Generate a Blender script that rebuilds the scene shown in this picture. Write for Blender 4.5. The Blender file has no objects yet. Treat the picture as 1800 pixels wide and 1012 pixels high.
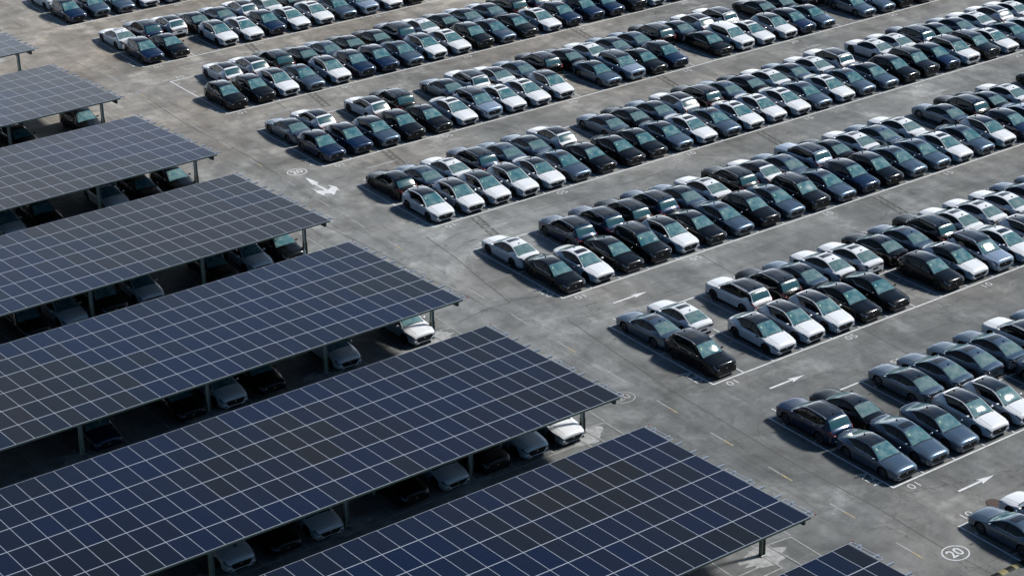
import bpy, bmesh, math, random
import numpy as np
from mathutils import Vector, Matrix, Euler
C = bpy.context.scene.collection
sc = bpy.context.scene
rnd = random.Random(7)

# ------------------------------------------------------------------ camera, sky, sun, exposure
cd = bpy.data.cameras.new('camera'); cam = bpy.data.objects.new('camera', cd); C.objects.link(cam)
cd.sensor_width = 36; cd.lens = 72.008; cd.clip_start = 1; cd.clip_end = 4000
cam.location = (-74.01956, -66.63614, 58.35592)
cam.rotation_euler = (1.1298, 0.01336, -0.63389)
sc.camera = cam
SUN_EL, SUN_AZ = 44.5, 105.0          # azimuth clockwise from +Y
w = bpy.data.worlds.new('World'); sc.world = w; w.use_nodes = True
nt = w.node_tree; N = nt.nodes; L = nt.links; N.clear()
wo = N.new('ShaderNodeOutputWorld'); bg = N.new('ShaderNodeBackground'); bg.inputs[1].default_value = 0.042
sky = N.new('ShaderNodeTexSky'); sky.sky_type = 'NISHITA'; sky.sun_disc = False
sky.sun_elevation = math.radians(SUN_EL); sky.sun_rotation = math.radians(SUN_AZ)
sky.altitude = 50; sky.air_density = 1.3; sky.dust_density = .8; sky.ozone_density = 4.0
tc = N.new('ShaderNodeTexCoord'); mp = N.new('ShaderNodeMapping'); mp.inputs['Scale'].default_value = (1.0, 1.0, 2.2)
no = N.new('ShaderNodeTexNoise'); no.inputs['Scale'].default_value = 3.4; no.inputs['Detail'].default_value = 9; no.inputs['Roughness'].default_value = .66
cr = N.new('ShaderNodeValToRGB'); cr.color_ramp.elements[0].position = .50; cr.color_ramp.elements[1].position = .64
cr.color_ramp.elements[0].color = (0, 0, 0, 1); cr.color_ramp.elements[1].color = (1, 1, 1, 1)
mx = N.new('ShaderNodeMix'); mx.data_type = 'RGBA'
bw = N.new('ShaderNodeRGBToBW'); cm = N.new('ShaderNodeVectorMath'); cm.operation = 'SCALE'
cc = N.new('ShaderNodeCombineXYZ')
mlt = N.new('ShaderNodeMath'); mlt.operation = 'MULTIPLY'; mlt.inputs[1].default_value = 2.3
L.new(tc.outputs['Generated'], mp.inputs['Vector']); L.new(mp.outputs[0], no.inputs['Vector']); L.new(no.outputs['Fac'], cr.inputs[0])
L.new(sky.outputs[0], bw.inputs[0])
for k in range(3): L.new(mlt.outputs[0], cc.inputs[k])
sb = N.new('ShaderNodeMix'); sb.data_type = 'RGBA'; sb.blend_type = 'MULTIPLY'; sb.inputs[0].default_value = 1; L.new(sky.outputs[0], sb.inputs[6]); sb.inputs[7].default_value = (.42, .86, 1.14, 1)
L.new(cr.outputs[0], mx.inputs[0]); L.new(sb.outputs[2], mx.inputs[6]); L.new(cc.outputs[0], mx.inputs[7])
def wm(op, a_, b_=None, clamp=False):
    x = N.new('ShaderNodeMath'); x.operation = op; x.use_clamp = clamp
    for i_, v_ in enumerate((a_, b_)):
        if v_ is None: continue
        if isinstance(v_, (int, float)): x.inputs[i_].default_value = v_
        else: L.new(v_, x.inputs[i_])
    return x.outputs[0]
_a, _e = math.radians(SUN_AZ), math.radians(SUN_EL)
dt = N.new('ShaderNodeVectorMath'); dt.operation = 'DOT_PRODUCT'; L.new(tc.outputs['Generated'], dt.inputs[0])
dt.inputs[1].default_value = (math.sin(_a) * math.cos(_e), math.cos(_a) * math.cos(_e), math.sin(_e))
glow = wm('POWER', wm('MAXIMUM', dt.outputs['Value'], 0.0), 3.5)          # clouds round the sun are the bright ones
L.new(wm('MULTIPLY', bw.outputs[0], wm('ADD', wm('MULTIPLY', glow, 3.6), .9)), mlt.inputs[0]); mlt.inputs[1].default_value = 1.0
sx = N.new('ShaderNodeSeparateXYZ'); L.new(tc.outputs['Generated'], sx.inputs[0])
hz = wm('SUBTRACT', 1.0, wm('MULTIPLY', wm('MAXIMUM', sx.outputs[2], 0.0), 1.45), True)   # added milky haze low in the sky
hzm = N.new('ShaderNodeMix'); hzm.data_type = 'RGBA'; dn = N.new('ShaderNodeVectorMath'); dn.operation = 'DOT_PRODUCT'; L.new(tc.outputs['Generated'], dn.inputs[0]); dn.inputs[1].default_value = (.45, .89, 0)
side = wm('ADD', wm('MULTIPLY', dn.outputs['Value'], 1.1), .15, True)        # haze bank added to the north only, brightening panels but not under canopies
L.new(wm('MULTIPLY', wm('POWER', hz, 3.2), side), hzm.inputs[0]); L.new(mx.outputs[2], hzm.inputs[6]); hzm.inputs[7].default_value = (51.0, 54.5, 60.0, 1)
L.new(hzm.outputs[2], bg.inputs[0]); L.new(bg.outputs[0], wo.inputs[0])
sd = bpy.data.lights.new('sun', 'SUN'); sun = bpy.data.objects.new('sun', sd); C.objects.link(sun)
sd.energy = 4.1; sd.angle = math.radians(7); sd.color = (1.0, .96, .90)
a, e = math.radians(SUN_AZ), math.radians(SUN_EL)
sv = Vector((math.sin(a) * math.cos(e), math.cos(a) * math.cos(e), math.sin(e)))
sun.rotation_euler = sv.to_track_quat('Z', 'Y').to_euler(); sun.location = sv * 200
vs = sc.view_settings; vs.view_transform = 'Standard'; vs.look = 'None'; vs.gamma = 1; vs.exposure = 0.35
sc.cycles.diffuse_bounces = 0; sc.cycles.glossy_bounces = 3; sc.cycles.max_bounces = 4

# ------------------------------------------------------------------ materials
def mat(name, col, rough=.5, metal=0., coat=0., spec=.5, emit=None):
    m = bpy.data.materials.new(name); m.use_nodes = True
    b = m.node_tree.nodes['Principled BSDF']
    b.inputs['Base Color'].default_value = (*col, 1); b.inputs['Roughness'].default_value = rough
    b.inputs['Metallic'].default_value = metal; b.inputs['Coat Weight'].default_value = coat
    b.inputs['Coat Roughness'].default_value = .11; b.inputs['Specular IOR Level'].default_value = spec
    return m
def nd(m): return m.node_tree.nodes, m.node_tree.links, m.node_tree.nodes['Principled BSDF']
def dust_glare(m, col, col2, sc_=6., rough=(.25, .4)):
    """slight dust film, on window glass painted sky reflection, broken up by noise, in object space"""
    n, l, b = nd(m)
    g = n.new('ShaderNodeNewGeometry'); t = n.new('ShaderNodeTexNoise'); t.inputs['Scale'].default_value = sc_; t.inputs['Detail'].default_value = 4
    l.new(g.outputs['Position'], t.inputs['Vector'])
    r = n.new('ShaderNodeMapRange'); r.inputs[1].default_value = .35; r.inputs[2].default_value = .75
    l.new(t.outputs['Fac'], r.inputs[0])
    x = n.new('ShaderNodeMix'); x.data_type = 'RGBA'; x.inputs[6].default_value = (*col, 1); x.inputs[7].default_value = (*col2, 1)
    l.new(r.outputs[0], x.inputs[0]); l.new(x.outputs[2], b.inputs['Base Color'])
    q = n.new('ShaderNodeMapRange'); q.inputs[3].default_value = rough[0]; q.inputs[4].default_value = rough[1]
    l.new(t.outputs['Fac'], q.inputs[0]); l.new(q.outputs[0], b.inputs['Roughness'])
PAINT = {}
for k, (nm, c, c2, me) in dict(
        W=('white_paint', (.74, .76, .79), (.70, .72, .74), 0.),
        G=('grey_paint', (.088, .135, .195), (.095, .138, .185), .60),
        K=('black_paint', (.0025, .0035, .005), (.004, .005, .0062), .0),
        B=('navy_paint', (.003, .018, .060), (.004, .019, .055), .3),
        L=('light_blue_grey_paint', (.26, .34, .46), (.27, .33, .42), .3)).items():
    m = mat(nm, c, .3, me, {'W': .8, 'K': .7}.get(k, 1.), {'W': .5, 'K': .08}.get(k, .25)); dust_glare(m, c, c2, 1.7, (.28, .40)); PAINT[k] = m
ROOF = mat('black_roof_glass', (.010, .012, .016), .08, 0, .6, .6)
dust_glare(ROOF, (.010, .012, .016), (.022, .025, .028), 2.5, (.05, .16))
GLASS = mat('window_glass', (.004, .009, .011), .04, 0, 0, .25)
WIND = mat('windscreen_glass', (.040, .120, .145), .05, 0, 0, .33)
dust_glare(WIND, (.035, .120, .150), (.17, .26, .27), 2.0, (.07, .12))  # pale patches are sky reflection put into the windscreen colour
REARW = mat('rear_window_glass', (.09, .16, .17), .05, 0, 0, .8); dust_glare(REARW, (.07, .14, .15), (.17, .23, .23), 2.8, (.10, .16))  # whitish sky reflection put into the rear glass colour
WIND2 = mat('hatch_glass', (.022, .080, .100), .2, 0, 0, .5)
TRIM = mat('black_trim', (.008, .009, .010), .6, spec=.15)
TYRE = mat('tyre_rubber', (.012, .012, .013), .75)
RIMD = mat('dark_rim', (.03, .032, .036), .35, .7)
RIMS = mat('alloy_rim', (.22, .23, .25), .3, .9)
CHROME = mat('chrome_trim', (.45, .47, .50), .32, .9)
LAMP = mat('headlight_glass', (.10, .13, .17), .2, .2, .3)
TAIL = mat('tail_light_red', (.22, .008, .012), .15, 0, .8)
TAILD = mat('tail_light_dark', (.02, .010, .014), .12, 0, .8)
STICK = mat('paper_sticker', (.34, .50, .30), .6)
PLATE = mat('plate_blank', (.03, .03, .035), .4)
POST = mat('galvanised_steel', (.55, .60, .55), .5, .1); dust_glare(POST, (.52, .58, .53), (.58, .62, .58), 3., (.45, .6))
BEAM = mat('dark_green_steel', (.055, .085, .085), .5, .3)
RAIL = mat('aluminium_rail', (.42, .48, .56), .35, .6)
YEL = mat('dull_yellow_rubber', (.20, .175, .075), .75)
REDM = mat('red_tag', (.35, .03, .03), .6)
MANH = mat('rusty_manhole_iron', (.075, .052, .043), .7, .3)
LAMPB = mat('lamp_housing', (.35, .42, .42), .4, .3)

def guard_mat():
    m = mat('striped_guard', (.3, .3, .1), .6); n, l, b = nd(m)
    g = n.new('ShaderNodeNewGeometry'); s = n.new('ShaderNodeSeparateXYZ'); l.new(g.outputs['Position'], s.inputs[0])
    a_ = n.new('ShaderNodeMath'); a_.operation = 'MULTIPLY'; a_.inputs[1].default_value = 7; l.new(s.outputs[2], a_.inputs[0])
    f = n.new('ShaderNodeMath'); f.operation = 'FRACT'; l.new(a_.outputs[0], f.inputs[0])
    c = n.new('ShaderNodeMath'); c.operation = 'GREATER_THAN'; c.inputs[1].default_value = .5; l.new(f.outputs[0], c.inputs[0])
    x = n.new('ShaderNodeMix'); x.data_type = 'RGBA'; x.inputs[6].default_value = (.03, .03, .03, 1); x.inputs[7].default_value = (.46, .38, .12, 1)
    l.new(c.outputs[0], x.inputs[0]); l.new(x.outputs[2], b.inputs['Base Color']); return m
GUARD = guard_mat()

def panel_mat():
    m = mat('solar_cells', (.012, .022, .06), .16, 0, 0, .27); n, l, b = nd(m)
    at = n.new('ShaderNodeAttribute'); at.attribute_name = 'tone'
    r = n.new('ShaderNodeValToRGB'); el = r.color_ramp.elements
    el[0].position = 0; el[0].color = (.003, .006, .014, 1); el[1].position = 1; el[1].color = (.012, .012, .015, 1)
    e2 = el.new(.45); e2.color = (.001, .008, .033, 1); e3 = el.new(.75); e3.color = (.006, .009, .014, 1)
    l.new(at.outputs['Fac'], r.inputs[0])
    g = n.new('ShaderNodeNewGeometry'); s = n.new('ShaderNodeSeparateXYZ'); l.new(g.outputs['Position'], s.inputs[0])
    a_ = n.new('ShaderNodeMath'); a_.operation = 'MULTIPLY'; a_.inputs[1].default_value = 6.0; l.new(s.outputs[0], a_.inputs[0])
    f = n.new('ShaderNodeMath'); f.operation = 'FRACT'; l.new(a_.outputs[0], f.inputs[0])
    c = n.new('ShaderNodeMath'); c.operation = 'LESS_THAN'; c.inputs[1].default_value = .16; l.new(f.outputs[0], c.inputs[0])
    k = n.new('ShaderNodeMath'); k.operation = 'MULTIPLY'; k.inputs[1].default_value = .13; l.new(c.outputs[0], k.inputs[0])
    x = n.new('ShaderNodeMix'); x.data_type = 'RGBA'; x.inputs[7].default_value = (.07, .09, .14, 1)
    l.new(k.outputs[0], x.inputs[0]); l.new(r.outputs[0], x.inputs[6]); l.new(x.outputs[2], b.inputs['Base Color'])
    t = n.new('ShaderNodeTexNoise'); t.inputs['Scale'].default_value = .7; t.inputs['Detail'].default_value = 5; l.new(g.outputs['Position'], t.inputs['Vector'])
    q = n.new('ShaderNodeMapRange'); q.inputs[3].default_value = .08; q.inputs[4].default_value = .17; l.new(t.outputs['Fac'], q.inputs[0]); l.new(q.outputs[0], b.inputs['Roughness'])
    return m
CELLS = panel_mat()
PFRAME = mat('panel_frame_aluminium', (.42, .46, .53), .4, .3)

def ground_mat():
    m = mat('old_concrete', (.2, .2, .2), .85, 0, 0, .3); n, l, b = nd(m)
    g = n.new('ShaderNodeNewGeometry')
    def noise(scale, detail=5, rough=.55, vec=None, sxy=None, dist=0.):
        t = n.new('ShaderNodeTexNoise'); t.inputs['Scale'].default_value = scale; t.inputs['Detail'].default_value = detail
        t.inputs['Roughness'].default_value = rough; t.inputs['Distortion'].default_value = dist
        src = g.outputs['Position']
        if sxy:
            mm = n.new('ShaderNodeMapping'); mm.inputs['Scale'].default_value = (sxy[0], sxy[1], 1); mm.inputs['Rotation'].default_value = (0, 0, sxy[2])
            l.new(src, mm.inputs['Vector']); src = mm.outputs[0]
        l.new(src, t.inputs['Vector']); return t.outputs['Fac']
    def rng(v, a0, a1, b0, b1):
        r = n.new('ShaderNodeMapRange'); r.inputs[1].default_value = a0; r.inputs[2].default_value = a1; r.inputs[3].default_value = b0; r.inputs[4].default_value = b1
        l.new(v, r.inputs[0]); return r.outputs[0]
    def mul(p, q):
        x = n.new('ShaderNodeMath'); x.operation = 'MULTIPLY'
        for i, v in enumerate((p, q)):
            if isinstance(v, (int, float)): x.inputs[i].default_value = v
            else: l.new(v, x.inputs[i])
        return x.outputs[0]
    big = rng(noise(.035, 4), .35, .65, .86, 1.12)
    mid = rng(noise(.16, 6, .62, dist=1.2), .32, .68, .68, 1.30)
    fine = rng(noise(.8, 7, .7, dist=.5), .3, .7, .80, 1.18)
    grit = rng(noise(9., 3, .7), .25, .75, .93, 1.07)
    streak = rng(noise(.5, 4, .6, sxy=(.16, 1.6, .10)), .35, .7, 1.06, .88)
    streak2 = rng(noise(.6, 4, .6, sxy=(1.3, .10, -.06)), .35, .72, .88, 1.20)
    v = mul(mul(mul(big, mid), mul(fine, grit)), mul(streak, streak2))
    # slabs of slightly different age and their joints
    mm = n.new('ShaderNodeMapping'); mm.inputs['Rotation'].default_value = (0, 0, .035); l.new(g.outputs['Position'], mm.inputs['Vector'])
    br = n.new('ShaderNodeTexBrick'); br.inputs['Scale'].default_value = 1; br.inputs['Brick Width'].default_value = 13.1; br.inputs['Row Height'].default_value = 8.7
    br.inputs['Mortar Size'].default_value = .035; br.inputs['Mortar Smooth'].default_value = .6; br.offset = .37
    br.inputs['Color1'].default_value = (.92, .92, .92, 1); br.inputs['Color2'].default_value = (1.07, 1.07, 1.07, 1); br.inputs['Mortar'].default_value = (.70, .70, .70, 1)
    wob = noise(.7, 3); wv = n.new('ShaderNodeVectorMath'); wv.operation = 'ADD'
    cw = n.new('ShaderNodeCombineXYZ'); l.new(mul(wob, .35), cw.inputs[0]); l.new(mul(wob, -.3), cw.inputs[1])
    l.new(mm.outputs[0], wv.inputs[0]); l.new(cw.outputs[0], wv.inputs[1]); l.new(wv.outputs[0], br.inputs['Vector'])
    v = mul(v, br.outputs['Color'])
    # cracks
    vo = n.new('ShaderNodeTexVoronoi'); vo.feature = 'DISTANCE_TO_EDGE'; vo.inputs['Scale'].default_value = .13
    wv2 = n.new('ShaderNodeVectorMath'); wv2.operation = 'ADD'; cw2 = n.new('ShaderNodeCombineXYZ'); nn = noise(.45, 5, .7)
    l.new(mul(nn, 3.4), cw2.inputs[0]); l.new(mul(nn, -2.8), cw2.inputs[1]); l.new(g.outputs['Position'], wv2.inputs[0]); l.new(cw2.outputs[0], wv2.inputs[1]); l.new(wv2.outputs[0], vo.inputs['Vector'])
    crack = rng(vo.outputs['Distance'], .0, .006, 1., 0.)
    msk = rng(noise(.06, 3), .44, .54, 0., .50)
    cf = n.new('ShaderNodeMath'); cf.operation = 'SUBTRACT'; cf.inputs[0].default_value = 1; l.new(mul(crack, msk), cf.inputs[1])
    v = mul(v, cf.outputs[0])
    # pale lime blotches and dark oil spots
    blot = rng(noise(.24, 9, .74, dist=.3), .52, .66, 1., 1.6)
    oil = rng(noise(.75, 4, .5), .70, .76, 1., .72)
    v = mul(mul(v, blot), oil)
    tint = n.new('ShaderNodeMix'); tint.data_type = 'RGBA'
    tint.inputs[6].default_value = (.186, .194, .192, 1); tint.inputs[7].default_value = (.245, .220, .190, 1)
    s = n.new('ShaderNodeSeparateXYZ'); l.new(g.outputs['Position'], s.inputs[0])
    # warm hazy light of the far end, painted into the concrete tint
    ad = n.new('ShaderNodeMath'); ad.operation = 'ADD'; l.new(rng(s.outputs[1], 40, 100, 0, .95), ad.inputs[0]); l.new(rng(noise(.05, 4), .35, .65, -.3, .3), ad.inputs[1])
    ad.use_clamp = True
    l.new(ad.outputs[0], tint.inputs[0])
    # dimmer light at the near end and right side, painted into the concrete
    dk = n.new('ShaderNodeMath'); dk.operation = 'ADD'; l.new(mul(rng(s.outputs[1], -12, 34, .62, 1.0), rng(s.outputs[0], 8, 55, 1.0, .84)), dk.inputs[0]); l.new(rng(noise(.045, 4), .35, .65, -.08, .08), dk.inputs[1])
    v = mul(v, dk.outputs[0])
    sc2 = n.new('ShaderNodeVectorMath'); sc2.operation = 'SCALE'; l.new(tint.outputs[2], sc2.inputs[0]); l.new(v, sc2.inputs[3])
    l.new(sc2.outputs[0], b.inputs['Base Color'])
    l.new(rng(noise(.4, 5), .3, .7, .55, .9), b.inputs['Roughness'])
    bp = n.new('ShaderNodeBump'); bp.inputs['Strength'].default_value = .25; bp.inputs['Distance'].default_value = .02
    l.new(noise(6., 6, .7), bp.inputs['Height']); l.new(bp.outputs[0], b.inputs['Normal'])
    return m
GROUND = ground_mat()

def paint_mat(name, col, lo=.35, hi=.62, wear=.55):
    """road paint worn through to the concrete"""
    m = mat(name, col, .7); n, l, b = nd(m)
    g = n.new('ShaderNodeNewGeometry'); t = n.new('ShaderNodeTexNoise'); t.inputs['Scale'].default_value = 2.6; t.inputs['Detail'].default_value = 6; t.inputs['Roughness'].default_value = .65
    l.new(g.outputs['Position'], t.inputs['Vector'])
    r = n.new('ShaderNodeMapRange'); r.inputs[1].default_value = lo; r.inputs[2].default_value = hi; r.inputs[3].default_value = wear; r.inputs[4].default_value = 0
    l.new(t.outputs['Fac'], r.inputs[0])
    x = n.new('ShaderNodeMix'); x.data_type = 'RGBA'; x.inputs[6].default_value = (*col, 1); x.inputs[7].default_value = (.19, .19, .185, 1)
    l.new(r.outputs[0], x.inputs[0]); l.new(x.outputs[2], b.inputs['Base Color']); return m
WHITEP = paint_mat('white_road_paint', (.66, .68, .70), .30, .62, .38)
TEXTP = paint_mat('white_lettering_paint', (.60, .62, .64), .30, .62, .35)
FADEP = paint_mat('faded_road_paint', (.40, .41, .41), .30, .75, .95)
YELP = paint_mat('yellow_road_paint', (.48, .36, .14), .35, .65, .85)
PATCH = paint_mat('pale_repair_concrete', (.38, .39, .39), .34, .62, .95)
JOINT = mat('joint_filler', (.080, .078, .072), .85)

# ------------------------------------------------------------------ object helpers
def tag(o, label=None, cat=None, group=None, kind=None):
    if label: o['label'] = label
    if cat: o['category'] = cat
    if group: o['group'] = group
    if kind: o['kind'] = kind
    return o
def link(o, parent=None):
    C.objects.link(o)
    if parent: o.parent = parent
    return o
class MB:
    """collects faces, becomes ONE mesh"""
    def __init__(s): s.v = []; s.f = []; s.m = []
    def add(s, vs_, fs, mi=0):
        o = len(s.v); s.v += [tuple(p) for p in vs_]; s.f += [tuple(i + o for i in f) for f in fs]; s.m += [mi] * len(fs)
    def box(s, x0, x1, y0, y1, z0, z1, mi=0, M=None):
        p = [Vector((x, y, z)) for z in (z0, z1) for y in (y0, y1) for x in (x0, x1)]
        if M: p = [M @ q for q in p]
        s.add(p, [(0, 2, 3, 1), (4, 5, 7, 6), (0, 1, 5, 4), (2, 6, 7, 3), (0, 4, 6, 2), (1, 3, 7, 5)], mi)
    def bar(s, a_, b_, wd, ht, mi=0):
        a_, b_ = Vector(a_), Vector(b_); d = (b_ - a_); ln = d.length
        q = d.to_track_quat('Y', 'Z').to_matrix().to_4x4(); M = Matrix.Translation(a_) @ q
        s.box(-wd / 2, wd / 2, 0, ln, -ht / 2, ht / 2, mi, M)
    def rect(s, x0, x1, y0, y1, z, mi=0): s.add([(x0, y0, z), (x1, y0, z), (x1, y1, z), (x0, y1, z)], [(0, 1, 2, 3)], mi)
    def line(s, p, q, wd, z, mi=0):
        p, q = Vector(p), Vector(q); d = (q - p).normalized(); n_ = Vector((-d.y, d.x)) * wd / 2
        s.add([(*(p - n_), z), (*(q - n_), z), (*(q + n_), z), (*(p + n_), z)], [(0, 1, 2, 3)], mi)
    def mesh(s, name, mats, smooth=False):
        me = bpy.data.meshes.new(name); me.from_pydata(s.v, [], s.f)
        for m in (mats if isinstance(mats, (list, tuple)) else [mats]): me.materials.append(m)
        me.polygons.foreach_set('material_index', s.m)
        if smooth: me.polygons.foreach_set('use_smooth', [True] * len(s.f))
        me.validate(); me.update(); return me
    def obj(s, name, mats, parent=None, smooth=False): return link(bpy.data.objects.new(name, s.mesh(name, mats, smooth)), parent)
def text_obj(name, body, size, M, material, bold=0.0):
    cu = bpy.data.curves.new(name, 'FONT'); cu.body = body; cu.size = size; cu.align_x = 'CENTER'; cu.align_y = 'CENTER'; cu.offset = bold
    cu.resolution_u = 3
    o = bpy.data.objects.new(name + '_tmp', cu); C.objects.link(o); bpy.context.view_layer.update()
    me = bpy.data.meshes.new_from_object(o.evaluated_get(bpy.context.evaluated_depsgraph_get())); bpy.data.objects.remove(o)
    bpy.data.curves.remove(cu)
    me.transform(M); me.materials.clear(); me.materials.append(material); me.name = name
    return me
ORD = ['', 'first', 'second', 'third', 'fourth', 'fifth', 'sixth', 'seventh', 'eighth', 'ninth', 'tenth', 'eleventh', 'twelfth', 'thirteenth', 'fourteenth', 'fifteenth', 'sixteenth', 'seventeenth', 'eighteenth', 'nineteenth', 'twentieth']
ORD += ['twenty-' + q for q in ORD[1:10]] + ['thirtieth']

# ------------------------------------------------------------------ ground
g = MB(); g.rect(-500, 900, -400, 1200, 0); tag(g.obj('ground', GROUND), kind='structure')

BW, BD, BP = 2.5, 4.978, 14.92
OX = {-1: -.232, 0: -.102, 1: .09, 2: .268, 3: .195, 4: .125, 5: -.012, 6: -.061, 7: -.272}
OY = {-1: -.192, 0: -.198, 1: .02, 2: .254, 3: .275, 4: .173, 5: .043, 6: -.169, 7: -.205}
def block(n): return OX.get(n, -.25), n * BP + OY.get(n, -.2 if n < 0 else -.3)
NB = {-2: 12, -1: 16, 0: 20, 1: 26, 2: 32, 3: 36, 4: 36, 5: 34, 6: 30, 7: 24, 8: 24}
for n in range(-2, 9):
    x0, y0 = block(n); K = NB[n]; mb = MB(); z = .006; lw = .115
    x1 = x0 + K * BW
    mb.line((x0, y0), (x1, y0), lw, z); mb.line((x0, y0 + 2 * BD), (x1, y0 + 2 * BD), lw, z)
    mb.line((x0, y0 + BD), (x1, y0 + BD), .09, z + .004)
    for k in range(K + 1): mb.line((x0 + k * BW, y0 - lw / 2), (x0 + k * BW, y0 + 2 * BD + lw / 2), lw if k == 0 else .085, z + .008)
    for k in range(K):      # little corner ticks inside each bay
        for (yy, sx) in ((y0 + .95, 1), (y0 + 3.6, 1), (y0 + 2 * BD - .95, -1), (y0 + 2 * BD - 3.6, -1)):
            xe = x0 + (k + 1) * BW if sx > 0 else x0 + k * BW
            mb.line((xe - sx * .16, yy), (xe - sx * .52, yy), .05, z + .012)
            if abs(yy - y0) < 1 or abs(yy - y0 - 2 * BD) < 1: mb.line((xe - sx * .16, yy), (xe - sx * .16, yy + sx * .22), .05, z + .016)
    tag(mb.obj('bay_lines', WHITEP), kind='structure')
    M = Matrix.Translation((x0 - .42, y0 + 1.46, .012)) @ Matrix.Rotation(-math.pi / 2, 4, 'Z') @ Matrix.Diagonal((1.14, 1, 1, 1))
    tag(link(bpy.data.objects.new('block_letters', text_obj('block_letters', 'A%d' % (24 - 2 * n), .86, M, TEXTP, -.004))), kind='structure')
    for k in [1] + list(range(5, K, 5)):
        s = '%02d' % k
        M = Matrix.Translation((x0 + (k - .5) * BW - .12, y0 - .56, .012)) @ Matrix.Diagonal((1.25, 1, 1, 1))
        tag(link(bpy.data.objects.new('bay_number', text_obj('bay_number', s, .76, M, TEXTP, -.004))), kind='structure')
        M = Matrix.Translation((x0 + (k - .5) * BW - .1, y0 + 2 * BD + .58, .012)) @ Matrix.Rotation(math.pi, 4, 'Z') @ Matrix.Diagonal((1.25, 1, 1, 1))
        tag(link(bpy.data.objects.new('bay_number', text_obj('bay_number', s, .76, M, TEXTP, -.004))), kind='structure')
def arrow_poly(mb, x0, x1, y, z):
    mb.rect(x0, x1 - 1.0, y - .075, y + .075, z)
    mb.add([(x1 - 1.2, y - .26, z + .004), (x1, y, z + .004), (x1 - 1.2, y + .26, z + .004), (x1 - .98, y, z + .004)], [(0, 1, 3), (3, 1, 2)])
for n in range(-1, 8):
    mb = MB(); arrow_poly(mb, 2.45, 5.3, -2.65 + 15.0 * n + (.12 if 0 < n < 5 else 0), .007)
    tag(mb.obj('painted_arrow', WHITEP if n in (0, 1, 2) else FADEP), kind='structure')
for n in range(0, 7):           # a second, further arrow in each aisle
    mb = MB(); arrow_poly(mb, 47.5, 50.3, -2.65 + 15.0 * n, .007); tag(mb.obj('painted_arrow', FADEP), kind='structure')
# main lane: dashes, circled speed numbers, turn arrow
mb = MB(); mb2 = MB()
for i in range(-6, 40):
    y = 4.7 + 4.92 * i; x = -4.0 + .006 * y
    if i <= 2 or i % 4 == 0: mb2.line((x, y - .98), (x, y - .2), .10, .007)
    mb.line((x, y - .2 if (i <= 2 or i % 4 == 0) else y - .98), (x, y + .95), .09, .007)
tag(mb.obj('lane_dashes', FADEP), kind='structure'); tag(mb2.obj('yellow_lane_dashes', YELP), kind='structure')
def circled(x, y, m):
    bm_ = MB(); R0, R1 = .72, .80; S = 48
    for i in range(S):
        a0, a1 = 2 * math.pi * i / S, 2 * math.pi * (i + 1) / S
        bm_.add([(x + R0 * math.cos(a0), y + .86 * R0 * math.sin(a0), .008), (x + R1 * math.cos(a0), y + .86 * R1 * math.sin(a0), .008), (x + R1 * math.cos(a1), y + .86 * R1 * math.sin(a1), .008), (x + R0 * math.cos(a1), y + .86 * R0 * math.sin(a1), .008)], [(0, 1, 2, 3)])
    root = tag(bm_.obj('speed_number', m), kind='structure')
    t = text_obj('speed_digits', '20', .95, Matrix.Translation((x, y, .010)), m, .012)
    tag(link(bpy.data.objects.new('speed_digits', t)), kind='structure')
circled(-2.1, 60.15, WHITEP); circled(-2.32, -6.82, TEXTP); circled(-5.25, 17.0, FADEP)
P = [(-2.2, 58.79), (-1.93, 57.28), (-2.12, 57.17), (-2.26, 57.15), (-2.32, 57.15), (-2.47, 57.21)]
mb = MB()
def poly(pts, z=.008): mb.add([(*p, z) for p in pts], [tuple(range(len(pts)))])
poly([(-2.2, 58.79), (-2.07, 58.4), (-1.93, 57.28), (-2.1, 57.16), (-2.2, 57.15), (-2.1, 55.65), (-1.65, 55.96), (-1.6, 56.52), (-1.29, 55.78), (-1.52, 54.92), (-1.55, 55.22), (-1.72, 55.13), (-2.2, 54.58), (-2.33, 54.68), (-2.25, 54.89), (-2.73, 55.27), (-2.78, 54.85), (-2.94, 55.06), (-3.07, 55.63), (-2.87, 56.5), (-2.87, 56.12), (-2.35, 55.68), (-2.36, 57.15), (-2.48, 57.21), (-2.47, 57.48)])
tag(mb.obj('painted_turn_arrow', WHITEP), kind='structure')
# trench drains crossing the aisles
def trench(xa, ya, xb, yb, wd=.62, cells=5):
    mb = MB(); d = Vector((xb - xa, yb - ya)).normalized(); n_ = Vector((-d.y, d.x)); A = Vector((xa, ya)); B = Vector((xb, yb))
    mb.line(A, B, .07, .006); mb.line(A + n_ * -wd, B + n_ * -wd, .05, .006)
    ln = (B - A).length
    for i in range(cells):
        t0, t1 = (i + .15) / cells, (i + .85) / cells
        for t in (t0, t1): mb.line(A + d * ln * t - n_ * .08, A + d * ln * t - n_ * (wd - .08), .05, .010)
        for q in (.1, wd - .1): mb.line(A + d * ln * t0 - n_ * q, A + d * ln * t1 - n_ * q, .04, .014)
    tag(mb.obj('trench_drain', JOINT), kind='structure')
trench(3.85, 44.75, 3.1, 41.0); trench(5.97, 59.8, 5.4, 56.5); trench(8.26, 74.6, 7.6, 71.0); trench(10.5, 89.3, 9.9, 86.)
for k in range(2, 6): trench(31.5 + 2.3 * (k - 3), 15. * k - .3, 30.8 + 2.3 * (k - 3), 15. * k - 4.2)
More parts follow.
